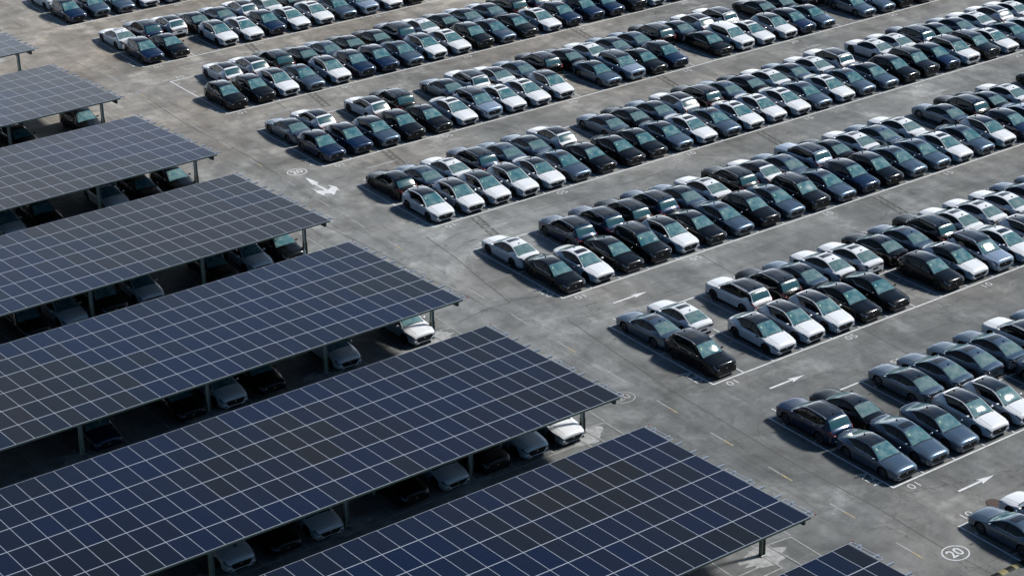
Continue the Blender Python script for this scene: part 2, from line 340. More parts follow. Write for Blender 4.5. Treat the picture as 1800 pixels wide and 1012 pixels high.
# long joints in the main lane
mb = MB()
for pts in ([(-1.2, 44), (-1.57, 39.9), (-2.3, 35.5), (-2.85, 31.7)], [(-2.85, 31.7), (-4.6, 31.9), (-7.2, 31.4)], [(-6.1, 52.8), (-5.8, 50), (-5.3, 44.2), (-5.0, 38), (-4.4, 33)],
            [(-2.6, 5), (-2.3, -1), (-2.5, -6.5), (-2.1, -12)], [(-1.4, 27.4), (-1.9, 22), (-2.4, 16), (-2.6, 5)], [(-3.5, 82), (-3.9, 74), (-3.4, 66), (-3.6, 59)], [(4.6, 75), (4.2, 71.5)], [(12, 29.6), (11.6, 25)], [(12.6, 14.7), (12.3, 10.4)]):
    for p, q in zip(pts, pts[1:]): mb.line(p, q, .06, .005)
tag(mb.obj('pavement_joints', JOINT), kind='structure')
# rubber left by tyres turning out of the aisles
def rubber_mat():
    m = mat('tyre_rubber_marks', (.05, .05, .05), .8); n, l, b = nd(m)
    g = n.new('ShaderNodeNewGeometry'); t = n.new('ShaderNodeTexNoise'); t.inputs['Scale'].default_value = .9; t.inputs['Detail'].default_value = 7; t.inputs['Roughness'].default_value = .7
    l.new(g.outputs['Position'], t.inputs['Vector']); r = n.new('ShaderNodeMapRange'); r.inputs[1].default_value = .40; r.inputs[2].default_value = .72; r.inputs[3].default_value = 0; r.inputs[4].default_value = .13
    l.new(t.outputs['Fac'], r.inputs[0]); l.new(r.outputs[0], b.inputs['Alpha']); return m
RUB = rubber_mat(); mb = MB(); q = random.Random(21)
for n in range(-1, 7):
    for i in range(3):
        yc = 15.0 * n - 2.6 + q.uniform(-1.1, 1.1); sgn = q.choice((-1, 1)); rad = q.uniform(4.5, 7.5); x_end = q.uniform(9, 34); xc = q.uniform(-.5, 2.5)
        path = [(x_end - (x_end - xc) * t_ / 8, yc + .15 * math.sin(t_ * .8 + i)) for t_ in range(9)]
        path += [(xc - rad * math.sin(a_), yc + sgn * rad * (1 - math.cos(a_)) + .15 * math.sin(6.4 + i)) for a_ in [math.pi / 2 * t_ / 9 for t_ in range(1, 10)]]
        path += [(path[-1][0] + q.uniform(-.1, .1), path[-1][1] + sgn * 4)]
        for off in (-.76, .76):
            pp = []
            for k_, p_ in enumerate(path):
                a_, b_ = Vector(path[max(k_ - 1, 0)]), Vector(path[min(k_ + 1, len(path) - 1)]); d = (b_ - a_).normalized(); pp.append(Vector(p_) + Vector((-d.y, d.x)) * off)
            for u_, v_ in zip(pp, pp[1:]): mb.line(u_, v_, .17, .0030 + .00002 * i)
for i in range(16):
    x = q.uniform(-8.5, -1.2); y0_ = q.uniform(-12, 85); ln = q.uniform(12, 26)
    for off in (-.76, .76):
        pp = [(x + off + .25 * math.sin(t_ * .5 + i), y0_ + ln * t_ / 10) for t_ in range(11)]
        for u_, v_ in zip(pp, pp[1:]): mb.line(u_, v_, .16, .0028)
tag(mb.obj('tyre_marks', RUB), kind='structure')
# manhole and rubber speed hump
mb = MB(); S = 28
def disc(mb, x, y, r, z0, z1, mi=0):
    vs_ = [(x + r * math.cos(2 * math.pi * i / S), y + r * math.sin(2 * math.pi * i / S), z0) for i in range(S)] + [(x + r * .96 * math.cos(2 * math.pi * i / S), y + r * .96 * math.sin(2 * math.pi * i / S), z1) for i in range(S)]
    mb.add(vs_, [tuple(range(S, 2 * S))] + [(i, (i + 1) % S, S + (i + 1) % S, S + i) for i in range(S)], mi)
disc(mb, 3.03, -4.67, .46, 0, .02)
mo = mb.obj('manhole_cover', MANH); tag(mo, 'round rusty brown manhole cover in the aisle beside the white car at lower right', 'manhole')
mb = MB()
for i in range(3): disc(mb, 3.03, -4.67, .40 - .12 * i, .021, .028 + .003 * i)
mb.obj('cover_rings', MANH, mo)
hump = bpy.data.objects.new('speed_hump', None); link(hump); hump.location = (-2.5, -9.55, 0)
tag(hump, 'black and yellow striped rubber speed hump across the lane at bottom right', 'speed hump')
for i in range(8):
    mb = MB(); x = i * .5
    mb.add([(x, -.2, .002), (x + .49, -.2, .002), (x + .49, -.07, .05), (x, -.07, .05), (x, .07, .05), (x + .49, .07, .05), (x + .49, .2, .002), (x, .2, .002)], [(0, 1, 2, 3), (3, 2, 5, 4), (4, 5, 6, 7), (0, 3, 4, 7), (1, 6, 5, 2)])
    mb.obj('hump_segment', YEL if i % 2 else TRIM, hump)

# ------------------------------------------------------------------ cars
SPEC = {
 # roof line, shoulder line, half width, sill line as (y, value); front is -y
 'S': dict(L=4.82, zt=[(-2.41, .68), (-2.37, .75), (-2.25, .81), (-1.9, .875), (-1.4, .935), (-1.08, .985), (-.62, 1.20), (-.22, 1.375), (.15, 1.44), (.55, 1.455), (.95, 1.42), (1.3, 1.325), (1.65, 1.20), (1.98, 1.085), (2.12, 1.06), (2.34, 1.055), (2.40, 1.0), (2.41, .96)],
           zb=[(-2.41, .62), (-2.2, .71), (-1.4, .83), (-1.0, .90), (0, .93), (1.0, .955), (1.8, .99), (2.2, .98), (2.41, .90)],
           w=[(-2.41, .76), (-2.36, .83), (-2.22, .885), (-1.95, .915), (-1.4, .94), (0, .935), (1.4, .945), (1.9, .915), (2.2, .86), (2.35, .80), (2.41, .74)],
           wr=.585, cowl=-1.08, rf=-.18, b0=1.12, b1=1.98, yA=-.98, yC=1.52, wb=(-1.44, 1.42), mir=-.78),
 'C': dict(L=4.62, zt=[(-2.31, .74), (-2.28, .83), (-2.15, .90), (-1.8, .96), (-1.35, 1.03), (-1.05, 1.08), (-.6, 1.32), (-.2, 1.51), (.15, 1.59), (.6, 1.605), (1.1, 1.575), (1.55, 1.50), (1.72, 1.44), (2.02, 1.20), (2.14, 1.08), (2.27, 1.03), (2.31, .95)],
           zb=[(-2.31, .68), (-2.1, .80), (-1.35, .92), (-1.0, .975), (0, 1.0), (1.0, 1.03), (1.7, 1.07), (2.1, 1.04), (2.31, .90)],
           w=[(-2.31, .76), (-2.26, .83), (-2.12, .885), (-1.85, .915), (-1.35, .935), (0, .925), (1.35, .94), (1.85, .91), (2.15, .86), (2.27, .81), (2.31, .76)],
           wr=.60, cowl=-1.05, rf=-.15, b0=1.62, b1=2.12, yA=-.95, yC=1.50, wb=(-1.38, 1.34), mir=-.72),
 'V': dict(L=4.75, zt=[(-2.375, .80), (-2.345, .92), (-2.24, .98), (-1.85, 1.02), (-1.4, 1.07), (-1.12, 1.11), (-.75, 1.33), (-.38, 1.56), (-.1, 1.655), (.4, 1.69), (1.1, 1.68), (1.7, 1.63), (1.88, 1.57), (2.12, 1.26), (2.22, 1.12), (2.34, 1.06), (2.375, .95)],
           zb=[(-2.375, .74), (-2.2, .89), (-1.4, .98), (-1.05, 1.03), (0, 1.05), (1.0, 1.07), (1.8, 1.09), (2.2, 1.06), (2.375, .90)],
           w=[(-2.375, .78), (-2.32, .86), (-2.2, .905), (-1.9, .935), (-1.4, .95), (0, .945), (1.4, .955), (1.95, .93), (2.2, .895), (2.34, .84), (2.375, .80)],
           wr=.665, cowl=-1.12, rf=-.33, b0=1.80, b1=2.20, yA=-1.0, yC=1.72, wb=(-1.42, 1.42), mir=-.80),
 'X': dict(L=4.72, zt=[(-2.36, .69), (-2.32, .78), (-2.2, .86), (-1.85, .93), (-1.4, 1.0), (-1.12, 1.045), (-.65, 1.27), (-.22, 1.46), (.15, 1.54), (.6, 1.55), (1.05, 1.50), (1.45, 1.40), (1.7, 1.31), (2.05, 1.14), (2.2, 1.09), (2.32, 1.04), (2.36, .94)],
           zb=[(-2.36, .63), (-2.15, .77), (-1.4, .89), (-1.0, .95), (0, .97), (1.0, 1.0), (1.7, 1.05), (2.15, 1.03), (2.36, .90)],
           w=[(-2.36, .77), (-2.31, .84), (-2.15, .90), (-1.85, .93), (-1.4, .955), (0, .935), (1.4, .96), (1.85, .93), (2.15, .87), (2.3, .80), (2.36, .75)],
           wr=.60, cowl=-1.12, rf=-.18, b0=1.30, b1=2.06, yA=-1.0, yC=1.50, wb=(-1.45, 1.42), mir=-.78)}
def curve(pts):
    xs = np.array([p[0] for p in pts]); ys = np.array([p[1] for p in pts])
    h = np.diff(xs); d = np.diff(ys) / h; m = np.zeros(len(xs)); m[1:-1] = np.where(d[:-1] * d[1:] > 0, 2 * d[:-1] * d[1:] / (d[:-1] + d[1:] + 1e-12), 0); m[0], m[-1] = d[0], d[-1]
    def f(x):
        i = int(np.clip(np.searchsorted(xs, x) - 1, 0, len(h) - 1)); t = (x - xs[i]) / h[i]; t = min(max(t, 0), 1)
        return (1 + 2 * t) * (1 - t) ** 2 * ys[i] + t * (1 - t) ** 2 * h[i] * m[i] + t * t * (3 - 2 * t) * ys[i + 1] + t * t * (t - 1) * h[i] * m[i + 1]
    return f
def sst(t): t = min(max(t, 0), 1); return t * t * (3 - 2 * t)
def section(sp, F, y):
    zt, zb, wd = F['zt'](y), F['zb'](y), F['w'](y); zb = min(zb, zt - .035)
    zl = .205 + .05 * sst((abs(y) - sp['L'] / 2 + .35) / .35); R = .425
    for yc in sp['wb']:
        if abs(y - yc) < R: zl = max(zl, .335 + math.sqrt(R * R - (y - yc) ** 2))
    H = max(p[1] for p in sp['zt']); ht = max(zt - zb, 0); dz = zb - zl
    arch = .012 if zl > .3 else 0
    xb = wd - .075; crown = .05 + .0 * ht
    ze = zb + max(ht - .055, 0)
    tum = (xb - .03 - sp['wr']) / max(H - .95, .3)
    g_ = sst((ht - .05) / .14)
    P = [(wd - .16, zl), (wd - .02 + arch, zl + .004), (wd + arch, zl + .16 * dz), (wd - .006, zl + .36 * dz), (wd - .012, zl + .58 * dz), (wd - .004, zl + .80 * dz), (wd - .03, zb - .012), (xb, zb)]
    hx = (.965, .93, .88, .64, .33, 0); 
    xe = xb - .03 - tum * (ze - zb)
    G = [((xb + xe) / 2 + .014, (zb + ze) / 2), (xe + .012, ze - .02), (xe - .045, ze + .012), (xe * .70, zt - .012), (xe * .35, zt - .003), (0, zt)]
    for i in range(6):
        hy = zb + ht * (1 - hx[i] ** 2.2) if i > 2 else zb + ht * (1 - hx[i] ** 2.2)
        px = hx[i] * xb
        if i == 3: hy += .012
        P.append((px * (1 - g_) + G[i][0] * g_, hy * (1 - g_) + G[i][1] * g_))
    yC = sp['yC']; tp = .42 if sp is SPEC['V'] else .80
    if y > yC - .62:
        t = tp * (sst((y - yC + .62) / .62) if y <= yC else max(0, 1 - (y - yC) / .25))
        a7, a9 = P[7], P[9]; P[7] = (a7[0] + (a9[0] - a7[0]) * t, a7[1] + (a9[1] - a7[1]) * t); P[8] = ((P[7][0] + a9[0]) / 2 + .008, (P[7][1] + a9[1]) / 2)
    return P
NJ = 14
def car_meshes(kind, black_roof, sunroof, col, white_roof=False, rails=False):
    sp = SPEC[kind]; F = {k: curve(sp[k]) for k in ('zt', 'zb', 'w')}; h = sp['L'] / 2
    brk = [-h, -h + .03, -h + .08, -h + .16, h - .16, h - .08, h - .03, h, sp['cowl'], sp['rf'], sp['b0'], sp['b1'], sp['yA'], sp['yC'], .10, .17, sp['b0'] - .13]
    for yc in sp['wb']: brk += [yc + .425 * q for q in (-1.02, -.998, -.96, -.88, -.75, -.55, -.3, 0, .3, .55, .75, .88, .96, .998, 1.02)]
    ys = sorted(set(round(float(q), 4) for q in brk)); out = [ys[0]]
    for y in ys[1:]:
        gap = y - out[-1]
        if gap < .012 and y not in (sp['cowl'], sp['rf'], sp['b0'], sp['b1'], sp['yA'], sp['yC']) and y != round(h, 4): continue
        for t in range(1, int(gap / .17) + 1): out.append(out[-1] + (y - out[-1]) / (int(gap / .17) + 2 - t))
        out.append(y)
    ys = out; S_ = [section(sp, F, y) for y in ys]
    def pt(i, j, s): return (s * S_[i][j][0], ys[i], S_[i][j][1])
    cls = {}
    for i in range(len(ys) - 1):
        ym = (ys[i] + ys[i + 1]) / 2; hgt = (F['zt'](ym) - F['zb'](ym))
        for j in range(NJ - 1):
            c, mi = 'body', 0
            if j >= 10 and sp['cowl'] < ym < sp['rf']: c = 'windscreen'
            elif j >= 10 and sp['b0'] < ym < sp['b1']: c = 'rear_window'
            elif j >= 10 and sp['rf'] < ym < sp['b0'] - (.13 if kind in 'CVX' else 0): c = 'roof'
            elif j in (7, 8) and sp['yA'] < ym < sp['yC'] and hgt > .12:
                if .10 < ym < .17: mi = 1
                else: c = 'side_window_front' if ym < .1 else 'side_window_rear'
            elif kind == 'X' and j in (8, 9) and sp['cowl'] < ym < sp['b0']: mi = 1
            elif kind == 'V' and j in (7, 8) and sp['yC'] <= ym < sp['b1'] - .1: mi = 1 if black_roof and col in 'WL' else 0
            elif j <= 1 and kind != 'S': mi = 1
            elif j == 0: mi = 1
            cls.setdefault(c, []).append((i, j, mi))
    paint = PAINT[col]; parts = []
    def from_faces(name, mats, faces, sides=(-1, 1)):
        idx = {}; V_ = []; Fs = []; mi_ = []
        def vid(i, j, s):
            k = (i, j, s if j < NJ - 1 else 1)
            if k not in idx: idx[k] = len(V_); V_.append(pt(i, j, s))
            return idx[k]
        for i, j, m_ in faces:
            for s in sides:
                q = [vid(i, j, s), vid(i + 1, j, s), vid(i + 1, j + 1, s), vid(i, j + 1, s)]
                if s < 0: q = q[::-1]
                Fs.append(tuple(q)); mi_.append(m_)
        return V_, Fs, mi_, idx
    def mk(name, V_, Fs, mi_, mats, smooth=True):
        me = bpy.data.meshes.new(name); me.from_pydata(V_, [], Fs)
        for m_ in mats: me.materials.append(m_)
        me.polygons.foreach_set('material_index', mi_); me.polygons.foreach_set('use_smooth', [smooth] * len(Fs)); me.validate(); me.update(); return me
    V_, Fs, mi_, _ = from_faces('body', None, cls['body'])
    for i, rev in ((0, False), (len(ys) - 1, True)):       # close nose and tail
        ring = [pt(i, j, 1) for j in range(NJ)] + [pt(i, j, -1) for j in range(NJ - 2, -1, -1)]
        o = len(V_); V_ += ring; f = tuple(range(o, o + len(ring))); Fs.append(f if rev else f[::-1]); mi_.append(0)
    # dark underbody and wheel wells
    bx = MB(); bx.box(-.70, .70, -h + .12, h - .12, .17, .62); o = len(V_); V_ += bx.v; Fs += [tuple(k + o for k in f) for f in bx.f]; mi_ += [1] * 6
    # surface patches
    def surf(y, j, s, off):
        def q(yy, jj):
            yy = min(max(yy, -h), h); P_ = section(sp, F, yy); jj = min(max(jj, 0), NJ - 1.0001); a_ = int(jj); t = jj - a_
            return Vector((s * (P_[a_][0] * (1 - t) + P_[a_ + 1][0] * t), yy, P_[a_][1] * (1 - t) + P_[a_ + 1][1] * t))
        p = q(y, j); u = q(y + .01, j) - q(y - .01, j); v = q(y, j + .15) - q(y, j - .15); n_ = u.cross(v) * s
        n_ = n_.normalized() if n_.length > 1e-9 else Vector((0, 0, 1))
        return p + n_ * off
    def patch(mb, y0, y1, j0, j1, s, off=.008, ny=4, nj=2, mi=0, skew=0):
        vs_ = []; 
        for a_ in range(ny + 1):
            y = y0 + (y1 - y0) * a_ / ny
            for b_ in range(nj + 1): vs_.append(surf(y, j0 + (j1 - j0) * b_ / nj + skew * a_ / ny, s, off))
        fs = []
        for a_ in range(ny):
            for b_ in range(nj):
                k = a_ * (nj + 1) + b_; f = (k, k + nj + 1, k + nj + 2, k + 1); fs.append(f if s > 0 else f[::-1])
        mb.add(vs_, fs, mi)
    # bonnet creases, cowl, window line, sills
    mb = MB()
    for s in (-1, 1):
        patch(mb, -h + .12, sp['cowl'] - .03, 10.86, 10.92, s, .004, 7, 1)
        patch(mb, -h + .10, sp['cowl'] + .06, 9.75, 9.82, s, .003, 7, 1)
        for yy in (-1.0 if kind != 'V' else -1.02, .135, 1.02): patch(mb, yy - .006, yy + .006, 1.6, 6.8, s, .003, 1, 5)
    patch(mb, sp['cowl'] - .07, sp['cowl'] - .005, 9.9, 13, 1, .006, 1, 4); patch(mb, sp['cowl'] - .07, sp['cowl'] - .005, 9.9, 13, -1, .006, 1, 4)
    o = len(V_); V_ += mb.v; Fs += [tuple(k + o for k in f) for f in mb.f]; mi_ += [1] * len(mb.f)
    parts.append(('body', mk('body', V_, Fs, mi_, [paint, TRIM]), None, (0, 0, 0)))
    roofm = ROOF if black_roof else PAINT['W'] if white_roof else paint
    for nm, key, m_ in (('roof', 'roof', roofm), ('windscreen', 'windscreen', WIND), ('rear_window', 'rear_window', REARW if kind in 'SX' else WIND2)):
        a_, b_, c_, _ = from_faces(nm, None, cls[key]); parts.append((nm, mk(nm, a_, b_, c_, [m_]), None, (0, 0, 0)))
    for key in ('side_window_front', 'side_window_rear'):
        for s in (-1, 1):
            a_, b_, c_, _ = from_faces('side_window', None, cls[key], (s,)); parts.append(('side_window', mk('side_window', a_, b_, c_, [GLASS]), None, (0, 0, 0)))
    zf0, zf1 = .26, F['zb'](-h) 
    wf = F['w'](-h)
    for s in (-1, 1):
        mb = MB(); patch(mb, -h + .01, -h + (.34 if kind != 'V' else .26), 5.2, 6.6, s, .008, 5, 2, 0, .35)
        xx = sorted((s * (wf - .26), s * (wf + .02))); mb.box(xx[0], xx[1], -h - .010, -h + .02, zf1 - .10, zf1 - .03)
        parts.append(('headlight', mb.mesh('headlight', [LAMP], True), None, (0, 0, 0)))
        mb = MB(); xx = sorted((s * (wf - .18), s * (wf + .0))); mb.box(xx[0], xx[1], -h - .008, -h + .05, .30, .38)
        parts.append(('fog_recess', mb.mesh('fog_recess', [TRIM]), None, (0, 0, 0)))
    gr = MB(); zc = zf1 - .17 if kind != 'V' else zf1 - .14; gh_ = .12 if kind in 'SX' else .16
    pts = [(-.54, zc + gh_), (.54, zc + gh_), (.60, zc + .03), (.44, zc - gh_), (-.44, zc - gh_), (-.60, zc + .03)]
    gr.add([(x, -h - .012, z) for x, z in pts] + [(x * .98, -h + .02, z) for x, z in pts], [(0, 1, 2, 3, 4, 5)[::-1]] + [(i, (i + 1) % 6, 6 + (i + 1) % 6, 6 + i) for i in range(6)])
    gr.box(-.36, .36, -h - .010, -h + .02, .235, .29)
    parts.append(('grille', gr.mesh('grille', [TRIM]), None, (0, 0, 0)))
    mb = MB(); mb.box(-.06, .06, -h - .020, -h - .012, zc + .03, zc + .08); parts.append(('badge', mb.mesh('badge', [CHROME]), None, (0, 0, 0)))
    if kind in 'SV' and col != 'W' or kind == 'V':
        mb = MB(); mb.box(-.62, .62, -h - .016, -h + .02, .205, .228); parts.append(('front_chrome_strip', mb.mesh('front_chrome_strip', [CHROME]), None, (0, 0, 0)))
    wt = F['w'](h); ztl = F['zt'](h); tl = TAILD if kind == 'S' else TAIL
    for s in (-1, 1):
        mb = MB(); patch(mb, h - (.30 if kind != 'S' else .22), h - .005, 5.3, 6.7, s, .009, 4, 2)
        xx = sorted((s * (wt - (.26 if kind != 'S' else .34)), s * (wt + .01))); mb.box(xx[0], xx[1], h - .02, h + .012, .76, .86)
        parts.append(('tail_light', mb.mesh('tail_light', [tl], True), None, (0, 0, 0)))
    mb = MB(); mb.box(-.42, .42, h - .02, h + .010, .79, .835); parts.append(('rear_light_bar', mb.mesh('rear_light_bar', [TAILD if kind == 'S' else TRIM]), None, (0, 0, 0)))
    mb = MB(); mb.box(-.58, .58, h - .02, h + .012, .24, .40); mb.box(-.24, .24, h - .02, h + .011, .56, .68)
    parts.append(('rear_bumper_insert', mb.mesh('rear_bumper_insert', [TRIM]), None, (0, 0, 0)))
    if kind in 'VC':
        mb = MB(); mb.box(-.60, .60, h - .02, h + .022, .40, .425); parts.append(('rear_chrome_strip', mb.mesh('rear_chrome_strip', [CHROME if kind == 'V' else TRIM]), None, (0, 0, 0)))
    if kind in 'VS' and col in 'BKG':
        for s in (-1, 1):
            mb = MB(); patch(mb, sp['yA'] + .1, sp['yC'] - .02, 7.0, 7.10, s, .006, 8, 1); parts.append(('window_trim', mb.mesh('window_trim', [CHROME]), None, (0, 0, 0)))
    for s in (-1, 1):
        mb = MB()
        for yy in (-.12, .86): patch(mb, yy, yy + .20, 5.72, 5.98, s, .018, 1, 1)
        parts.append(('door_handle', mb.mesh('door_handle', [CHROME if kind == 'V' else paint]), None, (0, 0, 0)))
        mb = MB(); z0 = F['zb'](sp['mir']) + .02; xo = F['w'](sp['mir']) - .05; y0 = sp['mir']
        vs_ = []; 
        for (ax, yy, r) in ((0, 0, .03), (.06, 0, .045), (.10, 0, .078), (.17, .01, .088), (.235, .02, .070), (.255, .03, .03)):
            for t in range(8): vs_.append((s * (xo + ax), y0 + yy + r * .75 * math.cos(t * math.pi / 4), z0 + .05 + r * .85 * math.sin(t * math.pi / 4)))
        fs = [((a_ * 8 + b_), (a_ * 8 + (b_ + 1) % 8), ((a_ + 1) * 8 + (b_ + 1) % 8), ((a_ + 1) * 8 + b_)) for a_ in range(5) for b_ in range(8)] + [tuple(range(40, 48))]
        if s < 0: fs = [f[::-1] for f in fs]
        mb.add(vs_, fs); parts.append(('side_mirror', mb.mesh('side_mirror', [TRIM if kind == 'X' else paint], True), None, (0, 0, 0)))
    yf = sp['b0'] - (.30 if kind in 'CVX' else .16); zfz = F['zt'](yf)
    mb = MB(); mb.add([(-.022, yf - .10, zfz - .01), (.022, yf - .10, zfz - .01), (.022, yf + .07, zfz - .02), (-.022, yf + .07, zfz - .02), (0, yf + .06, zfz + .085), (0, yf + .02, zfz + .085)], [(0, 1, 5), (1, 2, 4, 5), (2, 3, 4), (3, 0, 5, 4)])
    parts.append(('roof_antenna', mb.mesh('roof_antenna', [TRIM]), None, (0, 0, 0)))
    if sunroof:
        mb = MB()
        for s in (-1, 1): patch(mb, .02, .50, 10.75, 13, s, .007, 3, 3)
        parts.append(('sunroof', mb.mesh('sunroof', [ROOF], True), None, (0, 0, 0)))
    # paper on the windscreen
    mb = MB(); patch(mb, sp['rf'] - .36, sp['rf'] - .22, 10.85, 11.2, -1, .004, 1, 1)
    parts.append(('windscreen_sticker', mb.mesh('windscreen_sticker', [STICK]), None, (0, 0, 0)))
    if rails:
        for s in (-1, 1):
            mb = MB(); vs_ = []
            prev = None
            for a_ in range(9):
                y = sp['rf'] + .1 + (sp['b0'] - .25 - sp['rf']) * a_ / 8; p = surf(y, 10.0, s, .045 if 0 < a_ < 8 else .0)
                if prev is not None: mb.bar(prev, p, .035, .03)
                prev = p
            parts.append(('roof_rail', mb.mesh('roof_rail', [CHROME if col in 'BK' else RAIL]), None, (0, 0, 0)))
    if kind in 'CX':
        mb = MB()
        for s in (-1, 1): patch(mb, sp['b0'] - .16, sp['b0'] + .05, 10.05, 13, s, .022, 3, 4)
        parts.append(('spoiler', mb.mesh('spoiler', [paint], True), None, (0, 0, 0)))
    if kind == 'S':
        mb = MB()
        for s in (-1, 1): patch(mb, h - .17, h - .04, 8.5, 13, s, .018, 3, 4)
        parts.append(('boot_lip', mb.mesh('boot_lip', [paint], True), None, (0, 0, 0)))
    # wheels
    rim_m = RIMD if (col in 'WK' or kind == 'X') else RIMS
    for yc in sp['wb']:
        for s in (-1, 1): parts.append(('wheel', wheel_mesh(s), [('rim', rim_mesh(s, rim_m))], (s * (.80 if kind != 'V' else .82), yc, .345)))
    return parts
_wm = {}
def wheel_mesh(s):
    if 'w' in _wm: return _wm['w']
    mb = MB(); S = 26; prof = [(-.10, .22), (-.11, .25), (-.11, .30), (-.085, .338), (0, .345), (.085, .338), (.11, .30), (.11, .25), (.10, .22)]
    vs_ = [(x, r * math.cos(2 * math.pi * t / S), r * math.sin(2 * math.pi * t / S)) for x, r in prof for t in range(S)]
    fs = [(a_ * S + t, a_ * S + (t + 1) % S, (a_ + 1) * S + (t + 1) % S, (a_ + 1) * S + t) for a_ in range(len(prof) - 1) for t in range(S)]
    mb.add(vs_, fs); _wm['w'] = mb.mesh('wheel', [TYRE], True); return _wm['w']
def rim_mesh(s, m):
    k = (s, m.name)
    if k in _wm: return _wm[k]
    mb = MB(); S = 26
    for x, r0, r1, mi in ((.045, 0, .225, 1), (.098, .195, .232, 0), (.10, 0, .055, 0)):
        vs_ = [(s * x, r0 * math.cos(2 * math.pi * t / S), r0 * math.sin(2 * math.pi * t / S)) for t in range(S)] + [(s * x, r1 * math.cos(2 * math.pi * t / S), r1 * math.sin(2 * math.pi * t / S)) for t in range(S)]
        mb.add(vs_, [(t, (t + 1) % S, S + (t + 1) % S, S + t) for t in range(S)], mi)
    for q in range(5):
        a_ = 2 * math.pi * q / 5; M = Matrix.Rotation(a_, 4, 'X')
        x0, x1 = sorted((s * .072, s * .094)); mb.box(x0, x1, -.024, .024, .05, .205, 0, M)
    _wm[k] = mb.mesh('rim', [m, TYRE]); return _wm[k]
NAMES = {'S': 'parked_sedan', 'T': 'parked_sedan', 'C': 'parked_crossover', 'X': 'parked_crossover', 'V': 'parked_suv', 'U': 'parked_suv'}
_pc = {}
def proto(code):
    if code not in _pc:
        col, ty = code[0], code[1]
        if ty == 'S': p = car_meshes('S', False, True, col)
        elif ty == 'T': p = car_meshes('S', True, False, col)
        elif ty == 'C': p = car_meshes('C', True, False, col)
        elif ty == 'X': p = car_meshes('X', True, False, col)
        elif ty == 'V': p = car_meshes('V', True, False, col, rails=True)
        elif ty == 'U': p = car_meshes('V', False, False, col, white_roof=True)
        _pc[code] = p
    return _pc[code]
COLN = dict(W='white', G='grey', K='black', B='navy blue', L='pale blue-grey')
TYN = dict(S='sedan with sunroof', T='sedan with black roof', C='crossover with black roof', X='coupe crossover', V='SUV with roof rails', U='SUV with white roof')
def put_car(code, x, y, rear, label, group, z=0):
    r = bpy.data.objects.new(NAMES[code[1]], None); link(r); r.empty_display_size = .5
    r.location = (x, y, 0); r.rotation_euler = (0, 0, (math.pi if rear else 0) + math.radians(rnd.uniform(-1.1, 1.1)))
    tag(r, label, 'car', group)
    for nm, me, subs, loc in proto(code):
        o = bpy.data.objects.new(nm, me); link(o, r); o.location = loc
        for sn, sm in (subs or []):
            link(bpy.data.objects.new(sn, sm), o)
    return r
ROWS = {
 (-1, 'F'): '0GS 1WS',
 (0, 'F'): '0BV 1KT 3GT 4GS 5GS 6GS 7WV 8GS 9GS',
 (0, 'N'): '0GT 1GS 2GT 3WC 4WC 6GT',
 (1, 'F'): '0GS 1WS 3WV 4KV 5GT 6WS 7WS 8KT 9GS 10KV 11WS 12WS 13WS 14GS 15GS',
 (1, 'N'): '0KV 2WX 3WC 4WC 5KT 6KT 8KC 9WX 10LV 11WS 12WC',
 (2, 'F'): '0WS 2BV 3BV 4KV 5BV 6GT 7WS 8KV 9WX 10GS 11LV 12KT 13WS 14GS 15WS 17GT 18KV 19KT 20WS 22KT',
 (2, 'N'): '0KT 1WS 2KT 3KV 4WC 5KT 6GS 7KC 8GS 9KV 10GS 11BC 12KC 13GS 14GS 15WS 16GS 17WC 18BC 19LS',
 (3, 'F'): '0KC 1GS 2WS 3BV 4GS 5GT 6WC 8GT 9KT 10GT 11WC 12KV 13GS 14KT 15WS 16GT 17WS 18WV 20WS 21WS 22BV 23KT 24GT 25WS 26WC 27WS 28KT',
 (3, 'N'): '0WC 1WC 2WC 3WC 4WT 5GS 6KT 7KT 8KT 9GT 10WS 11GS 12WS 13WS 14WS 15GS 16WS 17GS 18GT 19KC 20KV 21BC 22WV 23KV 24WS 25GT 26WS',
 (4, 'F'): '0GT 1WC 3WC 4KV 6GT 7WV 8WT 9GS 10KV 11KT 12WS 13GT 14GS 15KV 16GT 17WC 18WV 20KT 21KT 22KT 23BT',
 (4, 'N'): '0BC 1BC 2GC 3KC 4KT 5WS 6LV 7WS 8WS 9WC 11GT 12LV 13KT 14BC 16KT 17WU 18WS 19WC 20BC 21GT 23GT 24GT 25KV 26KT 27LS',
 (5, 'F'): '1WC 2WC 3KV 4KT 5GS 6KT 7KT 8BV 9WS 10KT 11GT 12GT 13KV 14BC',
 (5, 'N'): '0KC 1KC 2WC 3GS 4WC 5BC 6BC 7GS 8WC 9WS 10KC 11GS 12KT 13WS 14BC 15BC 16BC 17KV 18WS 19KT',
 (6, 'F'): '0WS 1BV 2WC 3KT 4GT 5WC 6WS 7KT',
 (6, 'N'): '0BC 1KT 3WC 4WS 5BC 6WS 7WS 8GS 9LV 10WS 11KT',
 (7, 'F'): '0WS',
 (7, 'N'): '0BC 1GC 2GS 3WS 4WS 5GS'}
import re
for (n, row), s in ROWS.items():
    x0, y0 = block(n)
    for q, tok in enumerate(s.split()):
        k, code = re.match(r'(\d+)(\w+)', tok).groups(); k = int(k)
        x = x0 + (k + .5) * BW + rnd.uniform(-.11, .11)
        Lc = SPEC['S' if code[1] in 'ST' else 'V' if code[1] in 'VU' else code[1]]['L']
        y = y0 + (Lc / 2 + .14 if row == 'N' else 2 * BD - Lc / 2 - .14) + rnd.uniform(-.07, .09)
        lab = '%s %s, %s from left in %s row of block A%d' % (COLN[code[0]], TYN[code[1]], ORD[q + 1], 'front' if row == 'N' else 'back', 24 - 2 * n)
        put_car(code, x, y, row == 'F', lab, 'cars parked in the open lot')

